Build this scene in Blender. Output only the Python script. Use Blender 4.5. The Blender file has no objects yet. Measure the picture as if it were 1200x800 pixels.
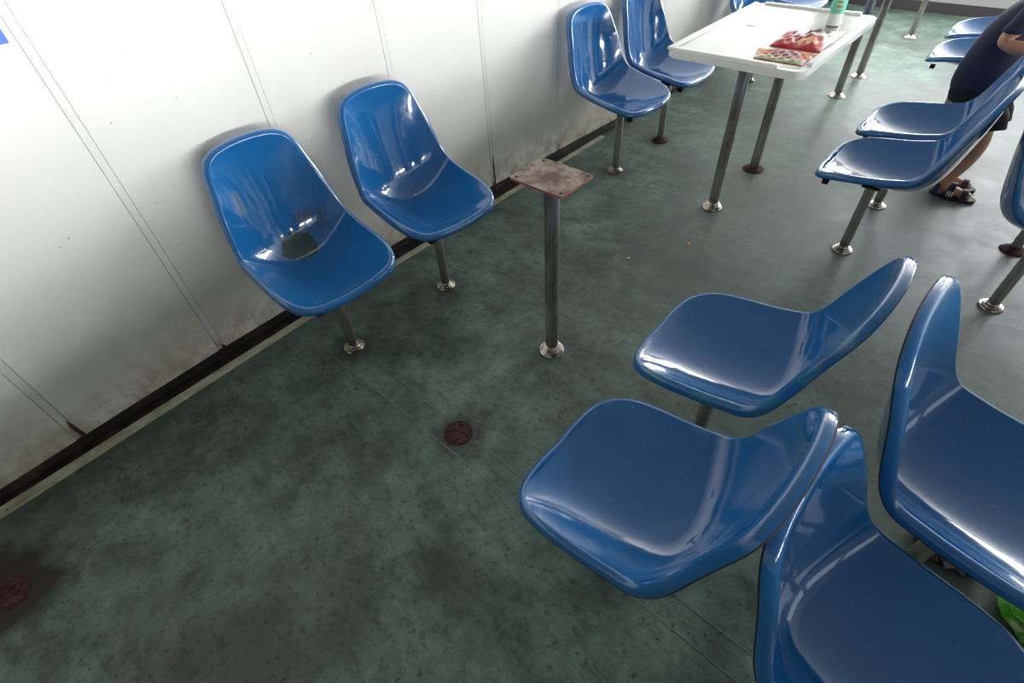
import bpy, bmesh, math, random
from mathutils import Vector, Matrix
random.seed(7)
PI = math.pi
S = bpy.context.scene
C = S.collection

# ---------------------------------------------------------------- camera
cam = bpy.data.cameras.new('camera'); camo = bpy.data.objects.new('camera', cam); C.objects.link(camo)
camo.location = (1.8272, 0.1649, 1.4397); camo.rotation_euler = (0.7865, 0.0544, 0.7317)
cam.sensor_width = 36; cam.lens = 36 * 603.75 / 1200; cam.clip_start = .02
S.camera = camo
# ---------------------------------------------------------------- world and light
S.view_settings.view_transform = 'Standard'; S.view_settings.look = 'None'
S.view_settings.exposure = 0.35; S.view_settings.gamma = 1; S.view_settings.use_curve_mapping = False
W = bpy.data.worlds.new('world'); S.world = W; W.use_nodes = True
W.node_tree.nodes['Background'].inputs[0].default_value = (.85, .93, 1, 1)
W.node_tree.nodes['Background'].inputs[1].default_value = 1.3

def area(name, loc, rot, sx, sy, power, col=(1, 1, 1)):
    l = bpy.data.lights.new(name, 'AREA'); l.shape = 'RECTANGLE'; l.size = sx; l.size_y = sy; l.energy = power; l.color = col
    o = bpy.data.objects.new(name, l); C.objects.link(o); o.location = loc; o.rotation_euler = rot
    return o
RW, FW, NW, CH = 4.4, 6.9, -3.6, 2.4          # right wall x, far wall y, near wall y, ceiling z
WIN_R = [(-1.9, -.55), (-.4, .95), (1.1, 2.45), (2.6, 3.95), (4.1, 5.5)]   # right windows, y ranges
WZ = (.84, 1.42)
# the bright sea and haze low outside the side windows: its light comes in nearly level, over the sill
gl = area('sea_glare', (8.2, .9, .98), (PI / 2, 0, PI / 2), 8.0,   .8, 300, (1, .985, .96)); gl.data.spread = math.radians(110)
FWIN = [(.45, 1.15), (1.4, 2.1), (2.35, 3.05), (3.3, 4.0)]
FZ = (1.0, 2.25)
for a, b in FWIN:
    area('daylight_far', ((a + b) / 2, FW + .03, sum(FZ) / 2), (-PI / 2, 0, 0), b - a, FZ[1] - FZ[0], 62, (.97, .98, 1))

# ---------------------------------------------------------------- materials
def srgb(r, g, b):
    f = lambda c: (c / 255 / 12.92) if c <= 10 else ((c / 255 + .055) / 1.055) ** 2.4
    return (f(r), f(g), f(b), 1)
class Mat:
    def __init__(s, name, col=(.5, .5, .5, 1), rough=.5, metal=0, coat=0, spec=.5):
        s.m = bpy.data.materials.new(name); s.m.use_nodes = True; s.t = s.m.node_tree; s.n = s.t.nodes
        s.b = s.n['Principled BSDF']; s.b.inputs['Base Color'].default_value = col
        s.b.inputs['Roughness'].default_value = rough; s.b.inputs['Metallic'].default_value = metal
        s.b.inputs['Coat Weight'].default_value = coat; s.b.inputs['Coat Roughness'].default_value = .04
        s.b.inputs['Specular IOR Level'].default_value = spec
        s.co = None
    def lk(s, a, b): s.t.links.new(a, b)
    def coord(s, kind='Object'):
        if not s.co: s.co = s.n.new('ShaderNodeTexCoord')
        return s.co.outputs[kind]
    def mapping(s, scale, loc=(0, 0, 0), rot=(0, 0, 0), kind='Object'):
        m = s.n.new('ShaderNodeMapping'); m.inputs['Scale'].default_value = scale; m.inputs['Location'].default_value = loc
        m.inputs['Rotation'].default_value = rot; s.lk(s.coord(kind), m.inputs[0]); return m.outputs[0]
    def noise(s, scale, detail=4, rough=.55, vec=None, dist=0):
        n = s.n.new('ShaderNodeTexNoise'); n.inputs['Scale'].default_value = scale; n.inputs['Detail'].default_value = detail
        n.inputs['Roughness'].default_value = rough; n.inputs['Distortion'].default_value = dist
        s.lk(vec if vec else s.coord(), n.inputs['Vector']); return n.outputs['Fac']
    def ramp(s, fac, stops):
        r = s.n.new('ShaderNodeValToRGB'); e = r.color_ramp.elements
        while len(e) < len(stops): e.new(.5)
        for i, (p, c) in enumerate(stops):
            e[i].position = p; e[i].color = c if len(c) == 4 else (*c, 1)
        s.lk(fac, r.inputs[0]); return r.outputs[0]
    def g(s, fac, a, b, lo=0., hi=1.): return s.ramp(fac, [(a, (lo,) * 3), (b, (hi,) * 3)])
    def mix(s, fac, a, b, mode='MIX'):
        m = s.n.new('ShaderNodeMix'); m.data_type = 'RGBA'; m.blend_type = mode
        for v, i in ((fac, 0), (a, 6), (b, 7)):
            if hasattr(v, 'links') or isinstance(v, bpy.types.NodeSocket): s.lk(v, m.inputs[i])
            else: m.inputs[i].default_value = v
        return m.outputs[2]
    def math(s, op, a, b=0.):
        m = s.n.new('ShaderNodeMath'); m.operation = op
        for v, i in ((a, 0), (b, 1)):
            if isinstance(v, bpy.types.NodeSocket): s.lk(v, m.inputs[i])
            else: m.inputs[i].default_value = v
        return m.outputs[0]
    def sep(s, vec=None):
        n = s.n.new('ShaderNodeSeparateXYZ'); s.lk(vec if vec else s.coord(), n.inputs[0]); return n.outputs
    def blob(s, c, r, wob=0., wscale=10, soft=.15):
        """1 inside a wobbly ellipsoid round c with radii r"""
        v = s.mapping(tuple(1 / q for q in r), tuple(-a / q for a, q in zip(c, r)))
        n = s.n.new('ShaderNodeVectorMath'); n.operation = 'LENGTH'; s.lk(v, n.inputs[0]); d = n.outputs['Value']
        if wob: d = s.math('ADD', d, s.math('MULTIPLY', s.math('SUBTRACT', s.noise(wscale, 3), .5), wob))
        return s.g(d, 1 - soft, 1 + soft, 1, 0)
    def col(s, c): s.lk(c, s.b.inputs['Base Color'])
    def rough(s, c): s.lk(c, s.b.inputs['Roughness'])
    def bump(s, h, st=.2, d=.01):
        b = s.n.new('ShaderNodeBump'); b.inputs['Strength'].default_value = st; b.inputs['Distance'].default_value = d
        s.lk(h, b.inputs['Height']); s.lk(b.outputs[0], s.b.inputs['Normal'])
def M_(name, *a, **k): return Mat(name, *a, **k).m

BLUE = srgb(28, 107, 174)
def blue_mat(name, green=False, worn=False, base=BLUE):
    m = Mat(name, base, .13, coat=.9)
    n = m.noise(5, 5); c = m.mix(m.g(n, .35, .7), base, tuple(x * .84 for x in base[:3]) + (1,))
    c = m.mix(m.g(m.noise(60, 3, .7, m.mapping((1, 1, .3))), .66, .72, 0, .3), c, srgb(120, 160, 200))   # fine scuffs
    if green:
        c = m.mix(m.blob((-.172, .010, .398), (.06, .066, .055), .8, 24, .08), c, srgb(10, 58, 62))
        c = m.mix(m.math('MULTIPLY', m.blob((-.19, .09, .46), (.07, .08, .05), 1.2, 30, .3), m.g(m.noise(90, 4), .45, .6)), c, srgb(62, 78, 84))
        c = m.mix(m.math('MULTIPLY', m.blob((-.225, -.105, .60), (.04, .018, .055), .6, 30, .3), .55), c, srgb(110, 125, 140))
    if worn:
        x = m.sep()
        w = m.math('MULTIPLY', m.g(x[1], .10, .20), m.g(m.noise(14, 4), .42, .58))
        c = m.mix(m.math('MULTIPLY', w, .6), c, srgb(50, 135, 150))
    m.col(c); m.rough(m.g(m.noise(9, 5, .6), .35, .75, .07, .17))
    m.bump(m.noise(22, 2), .05, .01)
    return m.m
M = {}
M['blue'] = blue_mat('blue_gelcoat'); M['blue_green'] = blue_mat('blue_gelcoat_patched', green=True)
M['blue_worn'] = blue_mat('blue_gelcoat_worn', worn=True)
M['blue_deep'] = blue_mat('blue_gelcoat_deep', base=srgb(22, 78, 146))
M['raw_edge'] = M_('raw_fibreglass_edge', srgb(48, 36, 34), .7)
def steel(name, rust=0.):
    m = Mat(name, srgb(150, 143, 140), .28, .92)
    n = m.noise(6, 5, .6, m.mapping((3, 3, 1.2)))
    c = m.mix(m.g(n, .4, .7), srgb(192, 184, 180), srgb(140, 130, 126))
    z = m.sep()[2]
    low = m.math('MULTIPLY', m.g(z, .02, .10, 1, 0), m.g(m.noise(25, 4), .35, .55))
    c = m.mix(m.math('MULTIPLY', low, .5 + rust), c, srgb(70, 42, 34))
    m.col(c); m.rough(m.g(m.noise(30, 3, .6, m.mapping((4, 4, .15))), .3, .7, .22, .42))
    return m.m
M['steel'] = steel('brushed_steel'); M['steel_dark'] = M_('dull_bracket_steel', srgb(60, 54, 54), .5, .8)
m = Mat('chrome_ring', srgb(205, 198, 188), .22, 1); m.col(m.mix(m.g(m.noise(40, 4), .5, .68), srgb(210, 203, 192), srgb(112, 92, 76))); M['chrome'] = m.m
m = Mat('rust', srgb(60, 32, 28), .9); n = m.noise(45, 6, .7)
m.col(m.ramp(n, [(.3, srgb(26, 16, 16)), (.5, srgb(62, 34, 30)), (.72, srgb(98, 56, 44))])); m.bump(n, .8, .008); M['rust'] = m.m
m = Mat('bare_plate', srgb(150, 128, 112), .55, .35); n = m.noise(18, 6, .65)
c = m.ramp(n, [(.32, srgb(66, 48, 42)), (.48, srgb(128, 108, 94)), (.6, srgb(160, 146, 132)), (.75, srgb(100, 74, 64))])
c = m.mix(m.blob((0, 0, .72), (.035, .035, .03), .8, 60, .5), c, srgb(96, 74, 66)); m.col(c); m.bump(n, .3, .003); M['plate'] = m.m
M['plate_edge'] = M_('red_primer_edge', srgb(140, 72, 62), .7)
M['dark'] = M_('dark_hole', srgb(18, 14, 14), .8)

# floor
m = Mat('green_vinyl', (1, 1, 1, 1), .4, spec=.32)
big = m.noise(1.5, 6, .6, dist=.3); mid = m.noise(6.5, 8, .7); fine = m.noise(38, 6, .75); streak = m.noise(9, 5, .7, m.mapping((1, 3.2, 1), rot=(0, 0, .7)))
c = m.ramp(mid, [(.32, srgb(62, 78, 71)), (.48, srgb(93, 115, 105)), (.64, srgb(118, 142, 130))])
c = m.mix(m.g(big, .42, .66, 0, .78), c, srgb(70, 72, 68))
c = m.mix(m.g(streak, .54, .70, 0, .55), c, srgb(60, 62, 56))
c = m.mix(m.math('MULTIPLY', m.g(fine, .53, .66, 0, .85), m.g(m.noise(3.2, 3), .35, .62, .25, 1)), c, srgb(56, 48, 43))
c = m.mix(m.math('MULTIPLY', m.g(m.noise(62, 3, .6), .64, .71, 0, .9), m.g(m.noise(4.7, 3), .4, .6, .2, 1)), c, srgb(36, 30, 30))
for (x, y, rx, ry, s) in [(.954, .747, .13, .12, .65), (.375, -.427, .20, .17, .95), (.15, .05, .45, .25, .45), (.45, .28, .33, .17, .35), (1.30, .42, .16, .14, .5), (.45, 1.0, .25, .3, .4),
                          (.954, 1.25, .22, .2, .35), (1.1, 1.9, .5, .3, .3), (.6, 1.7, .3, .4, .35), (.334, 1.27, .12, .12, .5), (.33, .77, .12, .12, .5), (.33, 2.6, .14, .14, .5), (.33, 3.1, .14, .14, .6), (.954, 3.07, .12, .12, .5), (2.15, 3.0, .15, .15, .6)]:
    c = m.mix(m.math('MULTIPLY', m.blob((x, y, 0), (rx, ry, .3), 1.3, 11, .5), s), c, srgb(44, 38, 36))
c = m.mix(m.math('MULTIPLY', m.blob((1.9, 3.4, 0), (1.6, 2.6, .3), .6, 2, .6), .55), c, srgb(92, 98, 97))  # greyish sheen from the far windows, painted into the floor colour
m.col(c); m.rough(m.g(mid, .3, .7, .44, .6)); m.bump(fine, .16, .004); M['floor'] = m.m
M['weld'] = M_('pale_weld_bead', srgb(112, 138, 128), .5)
# wall
m = Mat('white_wall_panel', (1, 1, 1, 1), .38, spec=.4)
z = m.sep(m.mapping((1, 1, 1), kind='Object'))[2]
n1 = m.noise(3.5, 6, .65); n2 = m.noise(14, 6, .7)
c = m.mix(m.g(m.noise(1.2, 4), .4, .7), srgb(232, 232, 230), srgb(224, 224, 217))
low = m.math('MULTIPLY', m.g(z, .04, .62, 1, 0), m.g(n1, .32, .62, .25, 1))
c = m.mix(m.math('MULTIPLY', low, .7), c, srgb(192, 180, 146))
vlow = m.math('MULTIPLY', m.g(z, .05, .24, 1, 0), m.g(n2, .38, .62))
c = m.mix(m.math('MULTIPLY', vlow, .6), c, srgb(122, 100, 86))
c = m.mix(m.g(m.noise(70, 2, .6), .74, .77, 0, .6), c, srgb(112, 92, 74))
m.col(c); m.rough(m.g(n2, .3, .7, .32, .5)); M['wall'] = m.m
m = Mat('wall_batten', srgb(228, 228, 224), .4); z = m.sep()[2]
c = m.mix(m.math('MULTIPLY', m.g(z, .05, .5, 1, 0), .4), srgb(226, 226, 222), srgb(150, 140, 122))
c = m.mix(m.math('MULTIPLY', m.g(z, .05, .14, 1, 0), m.g(m.noise(30), .4, .6)), c, srgb(90, 50, 36)); m.col(c); M['batten'] = m.m
M['joint'] = M_('dark_joint', srgb(58, 48, 42), .8)
M['farwall'] = M_('far_wall_paint', srgb(206, 204, 204), .45)
M['ceil'] = M_('ceiling_paint', srgb(196, 196, 190), .6)
m = Mat('black_skirting', srgb(34, 28, 27), .55); m.col(m.mix(m.g(m.noise(12, 5), .5, .7), srgb(28, 23, 23), srgb(62, 52, 48))); M['skirt'] = m.m
m = Mat('cream_strip', srgb(190, 188, 160), .5)
c = m.mix(m.g(m.noise(16, 6, .7, m.mapping((1, .5, 1))), .42, .7), srgb(196, 196, 170), srgb(128, 122, 98))
c = m.mix(m.g(m.noise(60, 3), .66, .74), c, srgb(84, 64, 48)); m.col(c); M['strip'] = m.m
M['rust_paint'] = M_('rusty_chip', srgb(86, 34, 30), .8)
m = Mat('white_table', srgb(238, 238, 234), .22, coat=.3); M['table'] = m.m
m = Mat('grey_table_inlay', srgb(196, 200, 194), .25, coat=.3)
m.col(m.mix(m.g(m.noise(5, 5, .6, m.mapping((3, 1, 1))), .4, .7), srgb(160, 164, 156), srgb(142, 146, 138))); M['inlay'] = m.m
M['glass'] = M_('window_glass', (1, 1, 1, 1), .02)
M['glass'].node_tree.nodes['Principled BSDF'].inputs['Transmission Weight'].default_value = 1
M['frame'] = M_('window_frame_aluminium', srgb(180, 182, 184), .4, .6)

# ---------------------------------------------------------------- builders
def link(name, me, mats=(), parent=None):
    o = bpy.data.objects.new(name, me); C.objects.link(o)
    for mm in mats: me.materials.append(mm)
    if parent: o.parent = parent
    return o
def from_bm(name, bm, mats, parent=None, smooth=True, ang=40):
    bmesh.ops.recalc_face_normals(bm, faces=bm.faces[:])
    me = bpy.data.meshes.new(name); bm.to_mesh(me); bm.free()
    if smooth:
        for p in me.polygons: p.use_smooth = True
        me.set_sharp_from_angle(angle=math.radians(ang))
    return link(name, me, mats, parent)
def empty(name, label, cat, loc=(0, 0, 0), rz=0, group=None):
    o = bpy.data.objects.new(name, None); C.objects.link(o); o.location = loc; o.rotation_euler = (0, 0, rz); o.empty_display_size = .05
    return tag(o, label, cat, group)
def tag(o, label, cat, group=None):
    o['label'] = label; o['category'] = cat
    if group: o['group'] = group
    return o
def structure(o): o['kind'] = 'structure'; return o
def box(bm, x0, x1, y0, y1, z0, z1, bev=0, mi=0):
    r = bmesh.ops.create_cube(bm, size=1)
    for v in r['verts']:
        v.co = Vector(((x0 + x1) / 2 + v.co.x * (x1 - x0), (y0 + y1) / 2 + v.co.y * (y1 - y0), (z0 + z1) / 2 + v.co.z * (z1 - z0)))
    fs = {f for v in r['verts'] for f in v.link_faces}
    for f in fs: f.material_index = mi
    if bev:
        es = list({e for v in r['verts'] for e in v.link_edges})
        bmesh.ops.bevel(bm, geom=es, offset=bev, segments=2, profile=.6, affect='EDGES')
    return bm
def lathe(bm, prof, n=32, c=(0, 0), mi=0, cap=True):
    rings = []
    for r, z in prof:
        rings.append([bm.verts.new((c[0] + r * math.cos(2 * PI * i / n), c[1] + r * math.sin(2 * PI * i / n), z)) for i in range(n)])
    for a, b in zip(rings, rings[1:]):
        for i in range(n):
            f = bm.faces.new((a[i], a[(i + 1) % n], b[(i + 1) % n], b[i])); f.material_index = mi
    if cap:
        bm.faces.new(rings[0][::-1]).material_index = mi; bm.faces.new(rings[-1]).material_index = mi
    return bm
def prism(bm, pts, z0, z1, mi=0, side=None):
    a = [bm.verts.new((x, y, z0)) for x, y in pts]; b = [bm.verts.new((x, y, z1)) for x, y in pts]
    bm.faces.new(a[::-1]).material_index = mi; bm.faces.new(b).material_index = mi
    for i in range(len(pts)):
        f = bm.faces.new((a[i], a[(i + 1) % len(pts)], b[(i + 1) % len(pts)], b[i])); f.material_index = mi if side is None else side
    return bm
def rrect(x0, x1, y0, y1, r, n=6):
    P = []
    for cx, cy, a0 in ((x1 - r, y0 + r, -PI / 2), (x1 - r, y1 - r, 0), (x0 + r, y1 - r, PI / 2), (x0 + r, y0 + r, PI)):
        for i in range(n + 1):
            a = a0 + PI / 2 * i / n; P.append((cx + r * math.cos(a), cy + r * math.sin(a)))
    return P
def copy_obj(o, parent=None):
    c = o.copy(); C.objects.link(c); c.parent = parent; return c

# ---------------------------------------------------------------- setting
BOW = [(-3.6, .03), (-.35, .028), (.05, .0), (.41, -.018), (1.2, -.036), (1.96, -.046), (2.6, -.022), (3.1, 0), (7.0, 0)]   # the hull side is slightly bowed
def bow(y):
    for (a, p), (b, q) in zip(BOW, BOW[1:]):
        if y <= b: return p + (q - p) * (y - a) / (b - a)
    return 0
fl = from_bm('floor', box(bmesh.new(), -.2, RW + .1, NW - .1, FW + .1, -.06, 0), [M['floor']], smooth=False); structure(fl)
for (x0, x1, y0, y1) in [(.30, 2.2, .682, .682), (.42, .88, .772, .766), (1.02, 2.3, .762, .752)]:
    bm = bmesh.new(); k = 12
    for i in range(k):
        a, b = i / k, (i + .93) / k
        xa, xb = x0 + (x1 - x0) * a, x0 + (x1 - x0) * b; y = y0 + (y1 - y0) * a + random.uniform(-.001, .001)
        box(bm, xa, xb, y - .0011, y + .0011, -.001, .0012)
    from_bm('floor_seam', bm, [M['weld']], fl, False)
# side wall: backing, panels, battens
edges = [-3.6 + .0, -3.26, -2.74, -2.21, -1.69, -1.17, -.64, -.1146, .404, .925, 1.462, 1.99, 2.53, 3.05, 3.57, 4.1, 4.62, 5.15, 5.67, 6.2, 6.72, 6.9]
wl = from_bm('wall_left', box(bmesh.new(), -.2, -.075, NW, FW, 0, CH), [M['joint']], smooth=False); structure(wl)
Z0 = .058
def slab(bm, ya, yb, za, zb, d0, d1, n=4):
    """curved slab following the wall; d0 back and d1 front distance from the wall line"""
    rows = []
    for i in range(n + 1):
        y = ya + (yb - ya) * i / n; x = bow(y)
        rows.append([bm.verts.new((x + d, y, zz)) for d, zz in ((d0, za), (d1, za), (d1, zb), (d0, zb))])
    for a, b in zip(rows, rows[1:]):
        for i in range(4): bm.faces.new((a[i], a[(i + 1) % 4], b[(i + 1) % 4], b[i]))
    bm.faces.new(rows[0][::-1]); bm.faces.new(rows[-1])
    return bm
for a, b in zip(edges, edges[1:]):
    from_bm('wall_panel', slab(bmesh.new(), a + .0125, b - .0125, Z0, CH, -.02, random.uniform(-.0006, .0004)), [M['wall']], wl, True, 30)
for e in edges[1:-1]:
    from_bm('wall_batten', slab(bmesh.new(), e - .0112, e + .0112, Z0 + .003, CH, -.02, .0006, 1), [M['batten']], wl, False)
for e, h, w in ((-.1146, .09, .013), (1.99, .16, .008), (.404, .02, .012)):
    bm = bmesh.new(); x = bow(e) + .003
    pts = [(0, 0), (w, .004), (w * .75, h * .35), (w * .2, h), (-.004, h * .7)]
    va = [bm.verts.new((x + .001, e + .006 + p, Z0 + q)) for p, q in pts]; vb = [bm.verts.new((x - .004, e + .006 + p, Z0 + q)) for p, q in pts]
    bm.faces.new(va); bm.faces.new(vb[::-1])
    for i in range(5): bm.faces.new((va[i], va[(i + 1) % 5], vb[(i + 1) % 5], vb[i]))
    from_bm('rust_chip', bm, [M['rust_paint']], wl, False)
def strip_x(y):
    t = max(0, min(1, (y + .39) / 1.04))
    return .039 + (.009 - .039) * t if y < .65 else .009 + (.0 - .009) * (y - .65) / 2.3
bm = bmesh.new(); rows = []
for i in range(81):
    y = NW + (FW - NW) * i / 80; x = bow(y); xs = strip_x(y) if y < 2.94 else x + .004
    rows.append([bm.verts.new(p) for p in ((x - .06, y, 0), (xs, y, 0), (xs, y, .004), (x - .018, y, .009), (x - .022, y, Z0), (x - .06, y, Z0))])
for p, q in zip(rows, rows[1:]):
    for i in range(6): bm.faces.new((p[i], p[(i + 1) % 6], q[(i + 1) % 6], q[i]))
bm.faces.new(rows[0][::-1]); bm.faces.new(rows[-1])
structure(from_bm('baseboard_left', bm, [M['skirt']], smooth=False))
# raised cream strip lying on the floor in front of the wall
bm = bmesh.new(); n = 40; rows = []
for i in range(n + 1):
    y = NW + (2.94 - NW) * i / n; xs = strip_x(y)
    w = .042 - .014 * max(0, min(1, (y + .4) / 1.4))
    rows.append([bm.verts.new(p) for p in ((xs, y, 0), (xs, y, .008), (xs + w, y, .008), (xs + w, y, 0))])
for a, b in zip(rows, rows[1:]):
    for i in range(4): bm.faces.new((a[i], a[(i + 1) % 4], b[(i + 1) % 4], b[i]))
bm.faces.new(rows[0]); bm.faces.new(rows[-1][::-1])
structure(from_bm('trim_1', bm, [M['strip']], smooth=False))
# far, right, near walls with their windows
def wall_with_windows(name, mat, horiz, at, lo, hi, wins, wz, th):
    bm = bmesh.new()
    def add(a, b, z0, z1):
        if horiz: box(bm, a, b, min(at, at + th), max(at, at + th), z0, z1)
        else: box(bm, min(at, at + th), max(at, at + th), a, b, z0, z1)
    add(lo, hi, 0, wz[0]); add(lo, hi, wz[1], CH)
    e = [lo] + [q for w in wins for q in w] + [hi]
    for i in range(0, len(e), 2): add(e[i], e[i + 1], wz[0], wz[1])
    return structure(from_bm(name, bm, [mat], smooth=False))
wall_with_windows('wall_far', M['farwall'], True, FW, -.1, RW + .1, FWIN, FZ, .1)
wall_with_windows('wall_right', M['ceil'], False, RW, NW, FW, WIN_R, WZ, .1)
structure(from_bm('wall_near', box(bmesh.new(), -.1, RW + .1, NW - .1, NW, 0, CH), [M['ceil']], smooth=False))
structure(from_bm('ceiling', box(bmesh.new(), -.2, RW + .1, NW - .1, FW + .1, CH, CH + .05), [M['ceil']], smooth=False))
structure(from_bm('baseboard_far', box(bmesh.new(), .0, RW, FW - .012, FW, 0, .085), [M_('grey_skirting', srgb(88, 80, 88), .5)], smooth=False))
wi = 1
for a, b in WIN_R:
    bm = bmesh.new()
    for (p, q, r, s) in ((a, b, WZ[0], WZ[0] + .03), (a, b, WZ[1] - .03, WZ[1]), (a, a + .03, WZ[0] + .03, WZ[1] - .03), (b - .03, b, WZ[0] + .03, WZ[1] - .03)): box(bm, RW - .015, RW + .02, p, q, r, s)
    structure(from_bm('window_%d' % wi, bm, [M['frame']], smooth=False)); wi += 1
for a, b in FWIN:
    bm = bmesh.new()
    for (p, q, r, s) in ((a, b, FZ[0], FZ[0] + .03), (a, b, FZ[1] - .03, FZ[1]), (a, a + .03, FZ[0] + .03, FZ[1] - .03), (b - .03, b, FZ[0] + .03, FZ[1] - .03)): box(bm, p, q, FW - .015, FW + .02, r, s)
    structure(from_bm('window_%d' % wi, bm, [M['frame']], smooth=False)); wi += 1

# ---------------------------------------------------------------- shell chair
RIM = [(.196, 0, .388), (.1935, .088, .3935), (.170, .166, .403), (.098, .203, .425), (-.070, .207, .452), (-.145, .203, .490), (-.204, .170, .640), (-.245, .128, .746), (-.257, 0, .772)]
def cr(P, t):
    """closed-mirrored Catmull-Rom over the half rim, t in 0..8"""
    n = len(P) - 1
    def g(i):
        if i < 0: a = P[-i]; return Vector((a[0], -a[1], a[2]))
        if i > n: a = P[2 * n - i]; return Vector((a[0], -a[1], a[2]))
        return Vector(P[i])
    i = min(int(t), n - 1); f = t - i
    p0, p1, p2, p3 = g(i - 1), g(i), g(i + 1), g(i + 2)
    return .5 * (2 * p1 + (-p0 + p2) * f + (2 * p0 - 5 * p1 + 4 * p2 - p3) * f * f + (-p0 + 3 * p1 - 3 * p2 + p3) * f ** 3)
SPINE = [(.196, .388), (.192, .386), (.165, .375), (.085, .353), (-.085, .346), (-.192, .390), (-.242, .550), (-.266, .705), (-.257, .772)]
def spine(t):
    n = len(SPINE) - 1; g = lambda i: Vector(SPINE[max(0, min(n, i))])
    i = min(int(t), n - 1); f = t - i; p0, p1, p2, p3 = g(i - 1), g(i), g(i + 1), g(i + 2)
    return .5 * (2 * p1 + (-p0 + p2) * f + (2 * p0 - 5 * p1 + 4 * p2 - p3) * f * f + (-p0 + 3 * p1 - 3 * p2 + p3) * f ** 3)
def shell_mesh():
    bm = bmesh.new(); NS, NQ = 88, 15                       # rows, half columns
    ts = [8 * (i / NS) for i in range(NS + 1)]
    rows = []
    for k, t in enumerate(ts):
        R_ = cr(RIM, t); s = spine(t)                       # inset a little: the rolled hem adds it back
        fr = max(0, 1 - t / 2.6); fr = fr * fr * (3 - 2 * fr); tp = max(0, min(1, (t - 6.4) / 1.2))
        R_.y *= .962; R_.x -= .008 * fr; s.x -= .008 * fr; R_.z -= .008 * tp; s.y -= .008 * tp
        if k in (0, NS): rows.append([bm.verts.new((R_.x, 0, R_.z))]); continue
        row = []
        for j in range(-NQ, NQ + 1):
            q = math.sin(j / NQ * PI / 2) if True else j / NQ
            sharp = 2.4 - .5 * max(0, min(1, (t - 3.4) / 2.2))
            h = abs(q) ** sharp
            row.append(bm.verts.new((s.x + (R_.x - s.x) * h, q * R_.y, s.y + (R_.z - s.y) * h)))
        rows.append(row)
    N = 2 * NQ + 1
    for k in range(1, NS - 1):
        a, b = rows[k], rows[k + 1]
        for j in range(N - 1): bm.faces.new((a[j], a[j + 1], b[j + 1], b[j]))
    for j in range(N - 1):
        bm.faces.new((rows[0][0], rows[1][j + 1], rows[1][j])); bm.faces.new((rows[NS][0], rows[NS - 1][j], rows[NS - 1][j + 1]))
    loop = [rows[0][0]] + [rows[k][-1] for k in range(1, NS)] + [rows[NS][0]] + [rows[k][0] for k in range(NS - 1, 0, -1)]
    # rolled hem round the rim
    L = len(loop); co = [v.co.copy() for v in loop]; steps = [(.0055, .0006), (.0105, .0030), (.0140, .0075), (.0160, .0140), (.0165, .0215), (.0165, .0245)]
    prev = loop; dirs = []
    for i in range(L):
        tan = (co[(i + 1) % L] - co[i - 1]).normalized()
        z = max(0, min(1, (co[i].z - .46) / .14)); z = z * z * (3 - 2 * z)
        d = Vector((-z, 0, -(1 - z))) + Vector((0, 0, -.15 * z)); d.normalize()
        d = (d - tan * d.dot(tan)).normalized()
        out = tan.cross(d); 
        c0 = Vector((-.03, 0, .47 + .1 * 0)); ref = co[i] - Vector((-.02, 0, .44)) if z < .5 else co[i] - Vector((-.2, 0, .58))
        if out.dot(ref) < 0: out = -out
        dirs.append((out, d))
    for si, (a, b) in enumerate(steps):
        cur = [bm.verts.new(co[i] + dirs[i][0] * a + dirs[i][1] * b) for i in range(L)]
        for i in range(L):
            f = bm.faces.new((prev[i], prev[(i + 1) % L], cur[(i + 1) % L], cur[i])); f.material_index = 1 if si == len(steps) - 1 else 0
        prev = cur
    # folded-back thickness on the inside of the hem
    cur = [bm.verts.new(co[i] + dirs[i][0] * .0125 + dirs[i][1] * .0238) for i in range(L)]
    for i in range(L): bm.faces.new((prev[i], prev[(i + 1) % L], cur[(i + 1) % L], cur[i])).material_index = 1
    prev = cur; cur = [bm.verts.new(co[i] + dirs[i][0] * .0095 + dirs[i][1] * .0090) for i in range(L)]
    for i in range(L): bm.faces.new((prev[i], prev[(i + 1) % L], cur[(i + 1) % L], cur[i]))
    bmesh.ops.recalc_face_normals(bm, faces=bm.faces[:])
    me = bpy.data.meshes.new('shell'); bm.to_mesh(me); bm.free()
    for p in me.polygons: p.use_smooth = True
    return me
SHELL = shell_mesh()
def mesh_of(name, bm, mats, ang=40):
    bmesh.ops.recalc_face_normals(bm, faces=bm.faces[:])
    me = bpy.data.meshes.new(name); bm.to_mesh(me); bm.free()
    for p in me.polygons: p.use_smooth = True
    me.set_sharp_from_angle(angle=math.radians(ang))
    for q in mats: me.materials.append(q)
    return me
def ring_bm(r, R, h, n=4):
    """stack of stepped chrome rings round a pole"""
    bm = bmesh.new(); prof = [(R * .93, 0)]; hb = h / n
    for i in range(n):
        rr = R - (R - r * 1.22) * i / max(1, n - 1)
        for k in range(5):
            a = -PI / 2 + PI * (k + .3) / 4.6; prof.append((rr - hb * .62 + hb * .62 * math.cos(a), hb * (i + .5) + hb * .5 * math.sin(a)))
    prof += [(r * 1.03, h), (r * .98, h)]
    lathe(bm, prof, 40, cap=False); return bm
def rust_ring_bm(r, R, h):
    bm = bmesh.new(); n = 26
    prof = [(R, 0), (R * .97, h * .3), (R * .7, h * .55), (r * 1.05, h)]
    rings = [[bm.verts.new(((q + random.uniform(-.004, .004)) * math.cos(2 * PI * i / n), (q + random.uniform(-.004, .004)) * math.sin(2 * PI * i / n), z)) for i in range(n)] for q, z in prof]
    for a, b in zip(rings, rings[1:]):
        for i in range(n): bm.faces.new((a[i], a[(i + 1) % n], b[(i + 1) % n], b[i]))
    bm.faces.new(rings[0][::-1]); return bm
LEG_R = .0195
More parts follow.
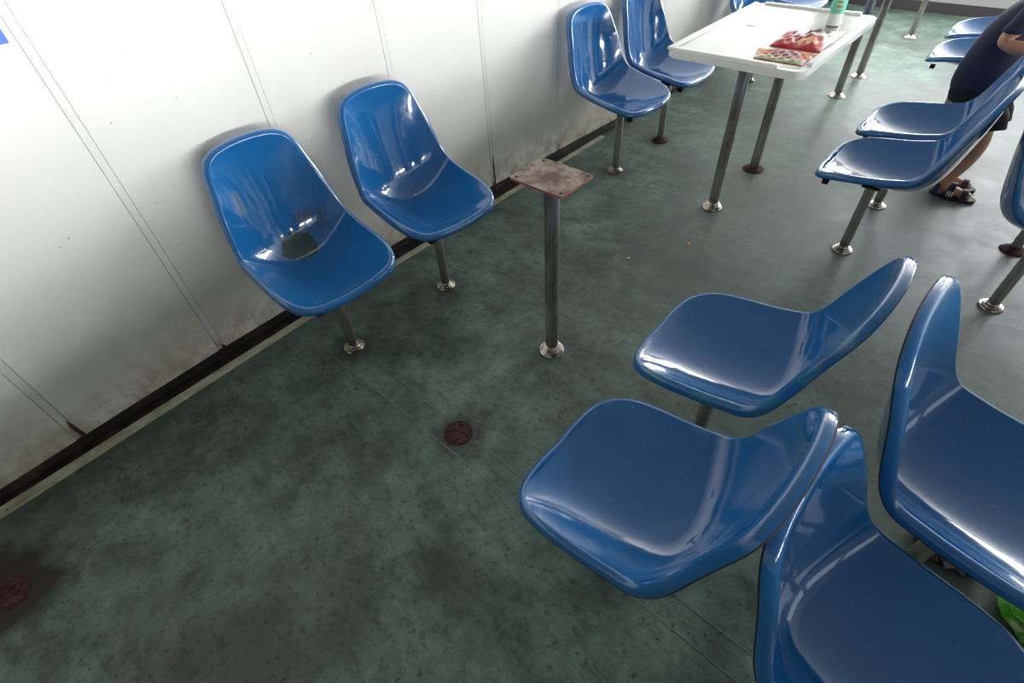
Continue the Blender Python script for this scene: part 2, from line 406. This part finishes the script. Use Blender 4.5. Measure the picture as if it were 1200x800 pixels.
LEG = mesh_of('leg', lathe(bmesh.new(), [(LEG_R, 0), (LEG_R, .17), (LEG_R, .323)], 28), [M['steel']])
RINGS = {'chrome': mesh_of('base_ring', ring_bm(LEG_R, .042, .024, 3), [M['chrome']]), 'rust': mesh_of('rusty_base', rust_ring_bm(LEG_R, .05, .022), [M['rust']])}
bm = bmesh.new(); prism(bm, rrect(-.034, .034, -.034, .034, .008), .318, .336)

BRACKET = mesh_of('bracket', bm, [M['steel_dark']])
bm = bmesh.new(); box(bm, -.012, .012, -.012, .012, .338, .358, .003); BUFFER = mesh_of('rubber_buffer', bm, [M['dark']])
def chair(label, x, y, rz, dz=0, shellmat='blue', base='chrome', group=None, ox=0.):
    t = empty('shell_chair', label, 'chair', (x, y, 0), rz, group)
    me = SHELL if shellmat == 'blue' else SHELL.copy()
    if not me.materials: me.materials.append(M[shellmat]); me.materials.append(M['raw_edge'])
    sh = bpy.data.objects.new('seat_shell', me); C.objects.link(sh); sh.parent = t; sh.location = (ox, 0, dz)
    if shellmat == 'blue_green': sh['label'] = 'blue shell with a dark green round patch in the seat'
    lg = bpy.data.objects.new('leg', LEG); C.objects.link(lg); lg.parent = t; lg.scale = (1, 1, (.341 + dz) / .341)
    br = bpy.data.objects.new('bracket', BRACKET); C.objects.link(br); br.parent = t; br.location = (0, 0, dz)
    rg = bpy.data.objects.new('base_ring' if base == 'chrome' else 'rusty_base', RINGS[base]); C.objects.link(rg); rg.parent = t
    for s in (-1, 1):
        bu = bpy.data.objects.new('rubber_buffer', BUFFER); C.objects.link(bu); bu.parent = t; bu.location = (.150, s * .125, dz)
    return t
SHELL.materials.append(M['blue']); SHELL.materials.append(M['raw_edge'])
def special(mat):
    me = SHELL.copy(); me.materials.clear(); me.materials.append(M[mat]); me.materials.append(M['raw_edge']); return me
def chair2(mat, *a, **k):
    t = chair(*a, **k)
    for ch in C.objects:
        if ch.parent == t and ch.name.startswith('seat_shell'): ch.data = special(mat); ch['label'] = {'blue_green': 'blue seat shell with a dark green blotch in the seat', 'blue_worn': 'blue seat shell with a worn teal rolled rim'}[mat]
    return t
GW, GT, GB = 'chairs along the white wall', 'chairs on the aisle side of the tables', 'chairs back to back with the table chairs'
chair2('blue_green', 'blue moulded chair with a dark green blotch on its seat, by the white wall', .331, .767, -.023, .011, group=GW)
chair('blue moulded chair by the wall between the green-blotched chair and the bare table post', .334, 1.267, -.063, .022, group=GW)
chair('blue wall chair just beyond the bare table post, on a chrome ringed leg', .335, 2.608, -.081, .021, group=GW)
chair('blue wall chair on a rusty footed leg beside the white table', .335, 3.10, -.05, .02, base='rust', group=GW)
chair('blue wall chair half hidden beyond the left corner of the white table', .345, 4.36, -.05, .02, group=GW)
chair('blue moulded chair glimpsed past the far edge of the white table', .345, 4.86, -.05, .02, group=GW)
chair('large blue moulded chair in the foreground facing the rusty floor disc', 1.584, .742, PI + .019, -.02, group=GT)
chair2('blue_worn', 'blue moulded chair with a teal worn rim facing the bare table post', 1.567, 1.241, PI + .026, -.006, group=GT)
chair('blue moulded chair with a shiny seat facing the white table, nearer of that pair', 1.581, 2.573, PI, -.004, group=GT)
chair('blue moulded chair with a shiny seat facing the white table, next to the child', 1.585, 3.055, PI, -.004, group=GT)
chair('nearer of the two blue moulded seats behind the child, by the far wall', 1.59, 4.22, PI, 0, group=GT)
chair('blue moulded seat farthest down the aisle, closest to the far wall', 1.58, 4.72, PI, 0, group=GT)
chair('dark blue moulded chair at the bottom right corner, back against the large foreground chair', 2.131, .742, -.069, -.05, group=GB)
chair('dark blue moulded chair at the right edge, above the litter on the floor', 2.162, 1.170, -.043, .02, group=GB)
chair('blue moulded chair cut off by the right edge, on a chrome ringed leg', 2.149, 2.52, -.03, 0, group=GB, ox=.03)
chair('blue moulded chair cut off by the right edge, on a dark rusty foot', 2.151, 3.0, -.03, 0, base='rust', group=GB, ox=.03)

# ---------------------------------------------------------------- bare table post
PR = .0245
POST = mesh_of('pole', lathe(bmesh.new(), [(PR, 0), (PR, .35), (PR, .714)], 36), [M['steel']])
t = empty('table_post', 'bare steel table post with a stained square plate on top', 'post', (.954, 1.251, 0))
def add(name, me, t, loc=(0, 0, 0)):
    o = bpy.data.objects.new(name, me); C.objects.link(o); o.parent = t; o.location = loc; return o
add('pole', POST, t)
PRING = mesh_of('base_ring', ring_bm(PR, .048, .034, 5), [M['chrome']]); add('base_ring', PRING, t)
bm = bmesh.new(); prism(bm, rrect(-.100, .096, -.078, .078, .012), .714, .7205, 0, 1)
add('top_plate', mesh_of('top_plate', bm, [M['plate'], M['plate_edge']], 30), t)
for sx in (-1, 1):
    for sy in (-1, 1):
        add('screw_hole', mesh_of('screw_hole', lathe(bmesh.new(), [(.0052, .7200), (.0052, .7209)], 12), [M['dark']]), t, (sx * .082, sy * .062, 0))
# ---------------------------------------------------------------- flush floor remains
t = empty('floor_flange', 'round rusty flange left in the green floor where a table leg stood', 'flange', (.954, .747, 0))
bm = bmesh.new(); n = 40
top = [((.049 + random.uniform(-.0015, .0015)) * math.cos(2 * PI * i / n), (.049 + random.uniform(-.0015, .0015)) * math.sin(2 * PI * i / n)) for i in range(n)]
prism(bm, top, -.002, .003); from_bm('disc', bm, [M['rust']], t)
for a in (.4, 1.9, 3.6, 5.2):
    from_bm('bolt', lathe(bmesh.new(), [(.006, .003), (.006, .006), (.003, .0075)], 8), [M['rust']], t).location = (.034 * math.cos(a), .034 * math.sin(a), 0)
t = empty('floor_rust_stump', 'dark rusty stump patch at the left edge of the green floor', 'flange', (.372, -.43, 0))
bm = bmesh.new(); n = 44
prism(bm, [((.055 + random.uniform(-.007, .007)) * math.cos(2 * PI * i / n), (.045 + random.uniform(-.006, .006)) * math.sin(2 * PI * i / n)) for i in range(n)], -.002, .002)
from_bm('disc', bm, [M['rust']], t)
from_bm('stub', lathe(bmesh.new(), [(.016, .002), (.018, .006), (.012, .008), (.011, .003)], 16), [M['rust']], t)

# ---------------------------------------------------------------- white tables
def table(label, x0, x1, y0, y1, legs, group):
    cx, cy = (x0 + x1) / 2, (y0 + y1) / 2
    t = empty('dining_table', label, 'table', (cx, cy, 0), 0, group); w, l = (x1 - x0) / 2, (y1 - y0) / 2
    bm = bmesh.new(); prism(bm, rrect(-w, w, -l, l, .035), .712, .742)
    es = [e for e in bm.edges if all(abs(v.co.z - .712) < 1e-5 for v in e.verts) or all(abs(v.co.z - .742) < 1e-5 for v in e.verts)]
    bmesh.ops.bevel(bm, geom=es, offset=.005, segments=2, affect='EDGES')
    from_bm('tabletop', bm, [M['table']], t)
    bm = bmesh.new(); prism(bm, rrect(-w + .028, w - .028, -l + .028, l - .028, .02), .7405, .7432); from_bm('inlay', bm, [M['inlay']], t)
    for (a, b, c, d) in ((-w + .002, -w + .026, -l + .004, l - .03), (w - .026, w - .002, -l + .09, l - .12), (-w + .03, w - .10, -l + .003, -l + .024), (-w + .05, w - .07, l - .024, l - .003)):
        bm = bmesh.new(); box(bm, a, b, c, d, .738, .752, .005); from_bm('raised_lip', bm, [M['table']], t)
    for (px, py, base) in legs:
        add('leg', mesh_of('leg', lathe(bmesh.new(), [(PR, 0), (PR, .35), (PR, .713)], 32), [M['steel']]), t, (px - cx, py - cy, 0))
        add('base_ring' if base != 'rust' else 'rusty_base', {'chrome': PRING, 'rust': PRUST, 'low': PLOW}[base], t, (px - cx, py - cy, 0))
    return t
PRUST = mesh_of('rusty_base', rust_ring_bm(PR, .056, .02), [M['rust']])
bm = bmesh.new(); lathe(bm, [(.056, 0), (.056, .005), (.050, .010), (.032, .020), (PR * 1.05, .024), (PR * .98, .024)], 32); PLOW = mesh_of('base_ring', bm, [M['chrome']])
t = table('white moulded table with the snack packets and bottle on it', .672, 1.238, 2.372, 3.262, [(.954, 2.566, 'chrome'), (.948, 3.07, 'rust')], 'white tables')
o = from_bm('screw_cap', lathe(bmesh.new(), [(.019, .743), (.019, .7445), (.016, .7455)], 24), [M['table']], t); o.location = (.818 - .955, 2.865 - 2.817, 0)
table('farther white table, only its steel legs in view', .672, 1.238, 4.16, 5.05, [(.951, 4.40, 'low'), (.951, 4.86, 'low')], 'white tables')
t = empty('stanchion', 'slim steel stanchion nearest the far wall', 'post', (1.0, 6.02, 0))
from_bm('pole', lathe(bmesh.new(), [(.021, 0), (.021, CH)], 28), [M['steel']], t); add('base_ring', PLOW, t)

# ---------------------------------------------------------------- things on the table
T0 = .7435
def pack(name, label, cat, quad, h, mats, colour_fn, N=26, Mm=20, crumple=.004, parts=None):
    t = empty(name, label, cat, (sum(p[0] for p in quad) / 4, sum(p[1] for p in quad) / 4, T0)); c = Vector((t.location.x, t.location.y))
    bm = bmesh.new(); gr = []
    for i in range(N + 1):
        row = []
        for j in range(Mm + 1):
            a, b = i / N, j / Mm
            p = (Vector(quad[0]) * (1 - a) + Vector(quad[1]) * a) * (1 - b) + (Vector(quad[3]) * (1 - a) + Vector(quad[2]) * a) * b - c
            e = min(1, 4 * a * (1 - a) * 1.2) * min(1, 4 * b * (1 - b) * 1.5)
            z = h * (e ** .6) * (.8 + .2 * math.sin(9 * a + 4 * b)) + crumple * (math.sin(31 * a + 17 * b) + math.sin(23 * b - 19 * a)) * .5 * e + .0025
            row.append(bm.verts.new((p.x + random.uniform(-.001, .001), p.y + random.uniform(-.001, .001), z + random.uniform(-.0007, .0007))))
        gr.append(row)
    lo = [[bm.verts.new((v.co.x, v.co.y, .0005)) for v in row] for row in gr]
    for i in range(N):
        for j in range(Mm):
            f = bm.faces.new((gr[i][j], gr[i + 1][j], gr[i + 1][j + 1], gr[i][j + 1])); f.material_index = colour_fn((i + .5) / N, (j + .5) / Mm)
            bm.faces.new((lo[i][j], lo[i][j + 1], lo[i + 1][j + 1], lo[i + 1][j])).material_index = 0
    for i in range(N):
        bm.faces.new((gr[i][0], lo[i][0], lo[i + 1][0], gr[i + 1][0])); bm.faces.new((gr[i][Mm], gr[i + 1][Mm], lo[i + 1][Mm], lo[i][Mm]))
    for j in range(Mm):
        bm.faces.new((gr[0][j], gr[0][j + 1], lo[0][j + 1], lo[0][j])); bm.faces.new((gr[N][j], lo[N][j], lo[N][j + 1], gr[N][j + 1]))
    from_bm('wrapper', bm, mats, t, True, 35)
    return t, gr
M['red'] = M_('red_foil', srgb(178, 8, 26), .5, 0, .05); M['silver'] = M_('silver_foil', srgb(200, 200, 204), .18, .9)
M['orange'] = M_('orange_foil', srgb(196, 70, 8), .5, 0, .05); M['yellow'] = M_('yellow_print', srgb(206, 124, 30), .4)
M['purple'] = M_('purple_print', srgb(70, 44, 110), .4); M['clear'] = M_('clear_film', srgb(150, 156, 118), .2)
M['white_print'] = M_('white_print', srgb(240, 238, 232), .4); M['biscuit'] = M_('biscuit_print', srgb(238, 186, 110), .5); M['brown'] = M_('brown_inside', srgb(112, 84, 74), .5)
def red_fn(a, b):
    if b > .93: return 0
    if .62 < b <= .93 and .22 < a: 
        if .45 < a < .8 and b < .85: return 4
        return 1
    if .54 < b <= .62 and .2 < a < .9: return 2
    if (a - .08) ** 2 * 2 + (b - .3) ** 2 < .006: return 2
    for (p, q) in ((.52, .20), (.66, .26), (.80, .22), (.58, .34)):
        if ((a - p) * 1.7) ** 2 + (b - q) ** 2 < .008: return 3
    if (a - .93) ** 2 * 2 + (b - .4) ** 2 < .008: return 2
    if a > .9 and b > .45: return 1
    return 0
pack('snack_bag', 'red crisp bag torn open with silver inside, lying on the white table', 'snack', [(1.008, 2.612), (1.204, 2.622), (1.196, 2.945), (.996, 2.840)], .020,
     [M['red'], M['silver'], M['white_print'], M['biscuit'], M['brown']], red_fn, 44, 36, .005)
def or_fn(a, b):
    if b < .28: return 3
    if .42 < b < .72 and .22 < a < .8:
        return 2 if math.sin(a * 58) * math.sin(b * 40 + a * 11) > -.2 else 1
    if (a * 3.1 + b * 2) % 1 < .35: return 1
    return 0
pack('biscuit_packet', 'flat orange snack packet at the near edge of the white table', 'snack', [(1.020, 2.435), (1.202, 2.440), (1.204, 2.606), (.985, 2.565)], .007,
     [M['orange'], M['yellow'], M['purple'], M['clear']], or_fn, 36, 24, .003)
t = empty('drink_bottle', 'white plastic drink bottle with a mint green label on the table', 'bottle', (1.118, 3.02, T0))
M['bottle'] = M_('milky_plastic', srgb(240, 243, 242), .25); M['mint'] = M_('mint_label', srgb(120, 222, 196), .4); M['cap'] = M_('cap_plastic', srgb(226, 150, 60), .4)
from_bm('bottle_body', lathe(bmesh.new(), [(.022, 0), (.028, .004), (.029, .012), (.029, .12), (.027, .135), (.014, .165), (.013, .185)], 32), [M['bottle']], t)
lb = from_bm('paper_label', lathe(bmesh.new(), [(.0292, .05), (.0296, .052), (.0296, .106), (.0292, .108)], 32, cap=False), [M['mint']], t); lb['label'] = 'mint green paper label'
from_bm('cap', lathe(bmesh.new(), [(.015, .178), (.015, .198), (.013, .2)], 20), [M['white_print']], t)
for dz, r in ((.062, .0028), (.078, .0045), (.094, .0035)):
    for da in (-.25, 0, .25):
        a = -1.15 + da; bm = bmesh.new(); box(bm, -.0008, .0008, -r, r, -r * .8, r * .8); o = from_bm('label_print', bm, [M['yellow']], t, False); o.location = (.0298 * math.cos(a), .0298 * math.sin(a), dz); o.rotation_euler = (0, 0, a)

# ---------------------------------------------------------------- notice on the wall
bm = bmesh.new(); box(bm, bow(.37) + .001, bow(.09) + .004, .09, .374, 1.141, 1.36)
tag(from_bm('wall_notice', bm, [M_('blue_notice', srgb(38, 98, 214), .4)], smooth=False), 'blue notice sheet on the wall at the top left corner', 'sign')

# ---------------------------------------------------------------- litter on the floor
def crumple(name, label, loc, r, mat, seed, sc=(1, 1, .5)):
    rnd = random.Random(seed); bm = bmesh.new(); bmesh.ops.create_icosphere(bm, subdivisions=3, radius=r)
    ph = [rnd.uniform(0, 6) for _ in range(6)]
    for v in bm.verts:
        k = 1 + .22 * math.sin(v.co.x / r * 5 + ph[0]) * math.sin(v.co.y / r * 6 + ph[1]) + .13 * math.sin(v.co.z / r * 9 + ph[2] + v.co.x / r * 8) + rnd.uniform(-.06, .06)
        v.co = Vector((v.co.x * k * sc[0], v.co.y * k * sc[1], max(v.co.z * k * sc[2], -r * sc[2] * .7)))
    zmin = min(v.co.z for v in bm.verts)
    for v in bm.verts: v.co.z -= zmin - .0005
    o = from_bm(name, bm, [mat], None, True, 25); o.location = loc; return o
m = Mat('green_white_wrapper', srgb(90, 170, 40), .35); m.col(m.ramp(m.noise(14, 2), [(.44, srgb(72, 158, 30)), (.5, srgb(96, 180, 46)), (.53, srgb(196, 214, 178)), (.7, srgb(170, 200, 130))])); M['litter_green'] = m.m
tag(crumple('crisp_packet', 'crumpled green and white packet on the floor under the right edge chair', (2.45, 1.26, 0), .075, M['litter_green'], 4, (1.1, 1, .6)), 'green and white crumpled packet on the floor beneath the right edge chair', 'litter')
m = Mat('dark_bag', srgb(52, 42, 42), .35); m.col(m.mix(m.g(m.noise(20), .45, .6), srgb(34, 28, 30), srgb(74, 58, 54))); M['litter_dark'] = m.m
tag(crumple('plastic_bag', '', (2.25, 1.33, 0), .065, M['litter_dark'], 9, (1.2, 1, .6)), 'crumpled dark brown plastic bag on the floor beside the green packet', 'litter')
rnd = random.Random(3)
for px, py, lab in ((.862, 1.93, 'small pale crumb on the floor between the bare post and the white table'), (1.02, 2.20, 'tiny cream crumb on the floor left of the nearer white table leg'), (1.36, 1.95, 'tiny pale crumb on the floor before the shiny seated chair')):
    o = crumple('crumb', lab, (px, py, 0), .007, M['biscuit'], rnd.randint(0, 99), (1, 1, .6)); tag(o, lab, 'litter')

# ---------------------------------------------------------------- child
def skin(name, pts, edges, mat, parent, sub=2):
    """pts: list of (x,y,z,r)"""
    me = bpy.data.meshes.new(name); me.from_pydata([p[:3] for p in pts], edges, []); o = link(name, me, [mat], parent)
    md = o.modifiers.new('skin', 'SKIN'); md.use_smooth_shade = True
    for i, p in enumerate(pts):
        r = p[3]; me.skin_vertices[0].data[i].radius = (r, r) if not isinstance(r, tuple) else r
    me.skin_vertices[0].data[0].use_root = True
    s = o.modifiers.new('sub', 'SUBSURF'); s.levels = s.render_levels = sub
    return o
M['skin'] = M_('skin', srgb(196, 146, 118), .5); M['skin'].node_tree.nodes['Principled BSDF'].inputs['Subsurface Weight'].default_value = .1
m = Mat('navy_cloth', srgb(30, 34, 62), .85); m.col(m.mix(m.g(m.noise(9, 4), .4, .65), srgb(30, 34, 60), srgb(42, 46, 74))); M['navy'] = m.m
m = Mat('black_cloth', srgb(22, 22, 28), .85); M['black'] = m.m
M['hair'] = M_('black_hair', srgb(20, 16, 15), .5); M['sandal'] = M_('navy_sandal', srgb(30, 36, 62), .6); M['sole'] = M_('dark_sole', srgb(24, 24, 34), .7)
t = empty('person', 'child in navy shirt, black shorts and navy sandals leaning beside the chairs', 'person', (1.765, 3.40, 0), 0)
# local frame: +x forward. two legs, trunk, neck, head, arms
LY = .058
pts = [(-.045, 0, .50, .055),                                   # 0 pelvis (root)
       (-.03, LY * .8, .47, .050), (.055, LY, .30, .052), (.04, LY, .20, .050), (.0, LY, .07, .033),      # 1-4 left leg
       (-.03, -LY * .8, .47, .050), (.065, -LY, .30, .052), (.05, -LY, .20, .050), (.02, -LY, .07, .033),  # 5-8 right leg
       (-.05, 0, .62, .055), (-.03, 0, .76, .062), (.03, 0, .86, .058), (.05, 0, .91, .032),       # 9-12 spine, chest, shoulders, neck
       (.01, .10, .83, .040), (-.035, .15, .71, .030), (.06, .15, .685, .026), (.17, .125, .70, .019),   # 13-16 left arm
       (.01, -.10, .83, .040), (-.05, -.14, .70, .031), (.05, -.15, .685, .027), (.17, -.14, .70, .019)]  # 17-20 right arm
ed = [(0, 1), (1, 2), (2, 3), (3, 4), (0, 5), (5, 6), (6, 7), (7, 8), (0, 9), (9, 10), (10, 11), (11, 12), (11, 13), (13, 14), (14, 15), (15, 16), (11, 17), (17, 18), (18, 19), (19, 20)]
# feet and hands grow out of the same skin
for base, y in ((4, LY), (8, -LY)):
    i = len(pts); bx = pts[base][0]; pts += [(bx + .03, y, .040, .028), (bx + .09, y, .030, .022), (bx + .135, y, .027, .016)]; ed += [(base, i), (i, i + 1), (i + 1, i + 2)]
for base, s in ((16, 1), (20, -1)):
    i = len(pts); b = pts[base]; pts += [(b[0] + .035, b[1] - s * .005, .700, .019)]; ed += [(base, i)]
    for k, (dy, ln) in enumerate(((-.018, .045), (-.006, .052), (.006, .049), (.018, .040))):
        j = len(pts); pts += [(b[0] + .06, b[1] + dy, .698, .0062), (b[0] + .06 + ln * .55, b[1] + dy * 1.15, .694, .0056), (b[0] + .06 + ln, b[1] + dy * 1.2, .684, .0048)]; ed += [(i, j), (j, j + 1), (j + 1, j + 2)]
    j = len(pts); pts += [(b[0] + .03, b[1] - s * .026, .694, .0068), (b[0] + .055, b[1] - s * .038, .689, .0056)]; ed += [(i, j), (j, j + 1)]
skin('body', pts, ed, M['skin'], t)
# head: shaped ellipsoid with face
def head(parent, c):
    bm = bmesh.new(); bmesh.ops.create_uvsphere(bm, u_segments=40, v_segments=28, radius=1)
    for v in bm.verts:
        x, y, z = v.co
        jaw = max(0, -z); w = 1 - .28 * jaw ** 1.5
        nx = x * .088 * (1 - .10 * jaw) ; ny = y * .070 * w; nz = z * .100
        nose = math.exp(-((y / .16) ** 2 + ((z + .12) / .16) ** 2)) * (x > 0) * .013
        brow = math.exp(-((z - .22) / .10) ** 2) * (x > .6) * .003
        eye = sum(math.exp(-(((y - s * .38) / .15) ** 2 + ((z - .02) / .10) ** 2)) for s in (-1, 1)) * (x > 0) * .006
        lip = math.exp(-((y / .28) ** 2 + ((z + .50) / .06) ** 2)) * (x > 0) * .004
        chin = math.exp(-((y / .3) ** 2 + ((z + .8) / .15) ** 2)) * (x > 0) * .006
        v.co = (nx + nose + brow - eye + lip + chin, ny, nz)
    o = from_bm('head', bm, [M['skin']], parent); o.location = c; o.rotation_euler = (0, .25, 0)
    for s in (-1, 1):
        bm = bmesh.new(); bmesh.ops.create_uvsphere(bm, u_segments=16, v_segments=10, radius=.011)
        e = from_bm('eye', bm, [M['white_print']], o); e.location = (.072, s * .027, .003)
        bm = bmesh.new(); bmesh.ops.create_uvsphere(bm, u_segments=12, v_segments=8, radius=.0055)
        e2 = from_bm('iris', bm, [M['hair']], o); e2.location = (.080, s * .0275, .003)
        bm = bmesh.new(); bmesh.ops.create_uvsphere(bm, u_segments=14, v_segments=10, radius=1)
        for v in bm.verts: v.co = (v.co.x * .014, v.co.y * .006, v.co.z * .024)
        e3 = from_bm('ear', bm, [M['skin']], o); e3.location = (-.004, s * .069, -.005)
    bm = bmesh.new(); bmesh.ops.create_uvsphere(bm, u_segments=32, v_segments=20, radius=1)
    dl = [v for v in bm.verts if v.co.z < -.55 or (v.co.x > .45 and v.co.z < .5)]
    bmesh.ops.delete(bm, geom=dl, context='VERTS')
    for v in bm.verts: v.co = (v.co.x * .098 - .004, v.co.y * .079, v.co.z * .110 + .004)
    h = from_bm('hair', bm, [M['hair']], o); s_ = h.modifiers.new('t', 'SOLIDIFY'); s_.thickness = .006
head(t, (.075, 0, .985))
# clothes, lofted from elliptical rings
def loft(bm, rings, n=28, caps=(True, True)):
    vs = []
    for (cx, cy, cz, rx, ry, tl) in rings:
        vs.append([bm.verts.new((cx + rx * math.cos(2 * PI * i / n), cy + ry * math.sin(2 * PI * i / n), cz + tl * rx * math.cos(2 * PI * i / n) + .002 * math.sin(14 * PI * i / n))) for i in range(n)])
    for a, b in zip(vs, vs[1:]):
        for i in range(n): bm.faces.new((a[i], a[(i + 1) % n], b[(i + 1) % n], b[i]))
    if caps[0]: bm.faces.new(vs[0][::-1])
    if caps[1]: bm.faces.new(vs[-1])
bm = bmesh.new()
loft(bm, [(-.055, 0, .462, .085, .085, 0), (-.055, 0, .474, .104, .098, 0), (-.062, 0, .53, .106, .100, .02), (-.060, 0, .62, .096, .098, .05), (-.045, 0, .72, .094, .104, .1), (-.015, 0, .80, .088, .116, .15), (.015, 0, .855, .068, .110, .2), (.035, 0, .885, .042, .055, .2)])
for q in (1, -1):
    loft(bm, [(.005, q * .095, .845, .046, .050, 0), (-.005, q * .125, .80, .045, .042, 0), (-.025, q * .145, .755, .043, .040, 0), (-.03, q * .148, .738, .044, .041, 0)], 18)
sh_ = from_bm('shirt', bm, [M['navy']], t, True, 60); bv = sh_.modifiers.new('s', 'SUBSURF'); bv.levels = bv.render_levels = 1
bm = bmesh.new(); loft(bm, [(-.055, 0, .43, .088, .098, 0), (-.055, 0, .46, .096, .102, 0), (-.058, 0, .50, .098, .096, 0)])
for q in (1, -1): loft(bm, [(.040, q * LY, .350, .090, .057, .1), (.022, q * LY, .40, .092, .058, .1), (-.015, q * LY, .45, .096, .060, .1), (-.045, q * .05, .49, .088, .055, 0)])
from_bm('shorts', bm, [M['black']], t, True, 60)
# sandals
for y, dx in ((LY, 0), (-LY, .02)):
    bm = bmesh.new(); P = []
    for i in range(28):
        a = 2 * PI * i / 28; ca, sa = math.cos(a), math.sin(a); P.append((dx + .062 + .098 * ca, y + (.036 + .006 * ca) * sa))
    prism(bm, P, 0, .016); sl = from_bm('sandal', bm, [M['sole']], t)
    for cxx, wr, hh, tw in ((.105, .034, .052, .013), (.045, .038, .072, .014), (-.012, .036, .066, .010)):
        bm = bmesh.new(); n = 14
        for k in range(n):
            pass
        ra, rb = [], []
        for k in range(n + 1):
            a = PI * k / n; yy = y + wr * math.cos(a); zz = .012 + (hh - .012) * math.sin(a)
            ra.append([bm.verts.new((dx + cxx - tw, yy, zz)), bm.verts.new((dx + cxx + tw, yy, zz))]); 
            yy = y + (wr + .004) * math.cos(a); zz = .012 + (hh - .008) * math.sin(a)
            rb.append([bm.verts.new((dx + cxx - tw, yy, zz)), bm.verts.new((dx + cxx + tw, yy, zz))])
        for k in range(n):
            bm.faces.new((ra[k][0], ra[k + 1][0], ra[k + 1][1], ra[k][1])); bm.faces.new((rb[k][0], rb[k][1], rb[k + 1][1], rb[k + 1][0]))
            bm.faces.new((ra[k][0], rb[k][0], rb[k + 1][0], ra[k + 1][0])); bm.faces.new((ra[k][1], ra[k + 1][1], rb[k + 1][1], rb[k][1]))
        for k in (0, n): bm.faces.new((ra[k][0], ra[k][1], rb[k][1], rb[k][0]))
        from_bm('strap', bm, [M['sandal']], sl)
    if y < 0:
        for k in range(3):
            bm = bmesh.new(); box(bm, dx + .036 + k * .010, dx + .041 + k * .010, y - .0435, y - .0405, .024, .046); from_bm('white_stripe', bm, [M['white_print']], sl, False)
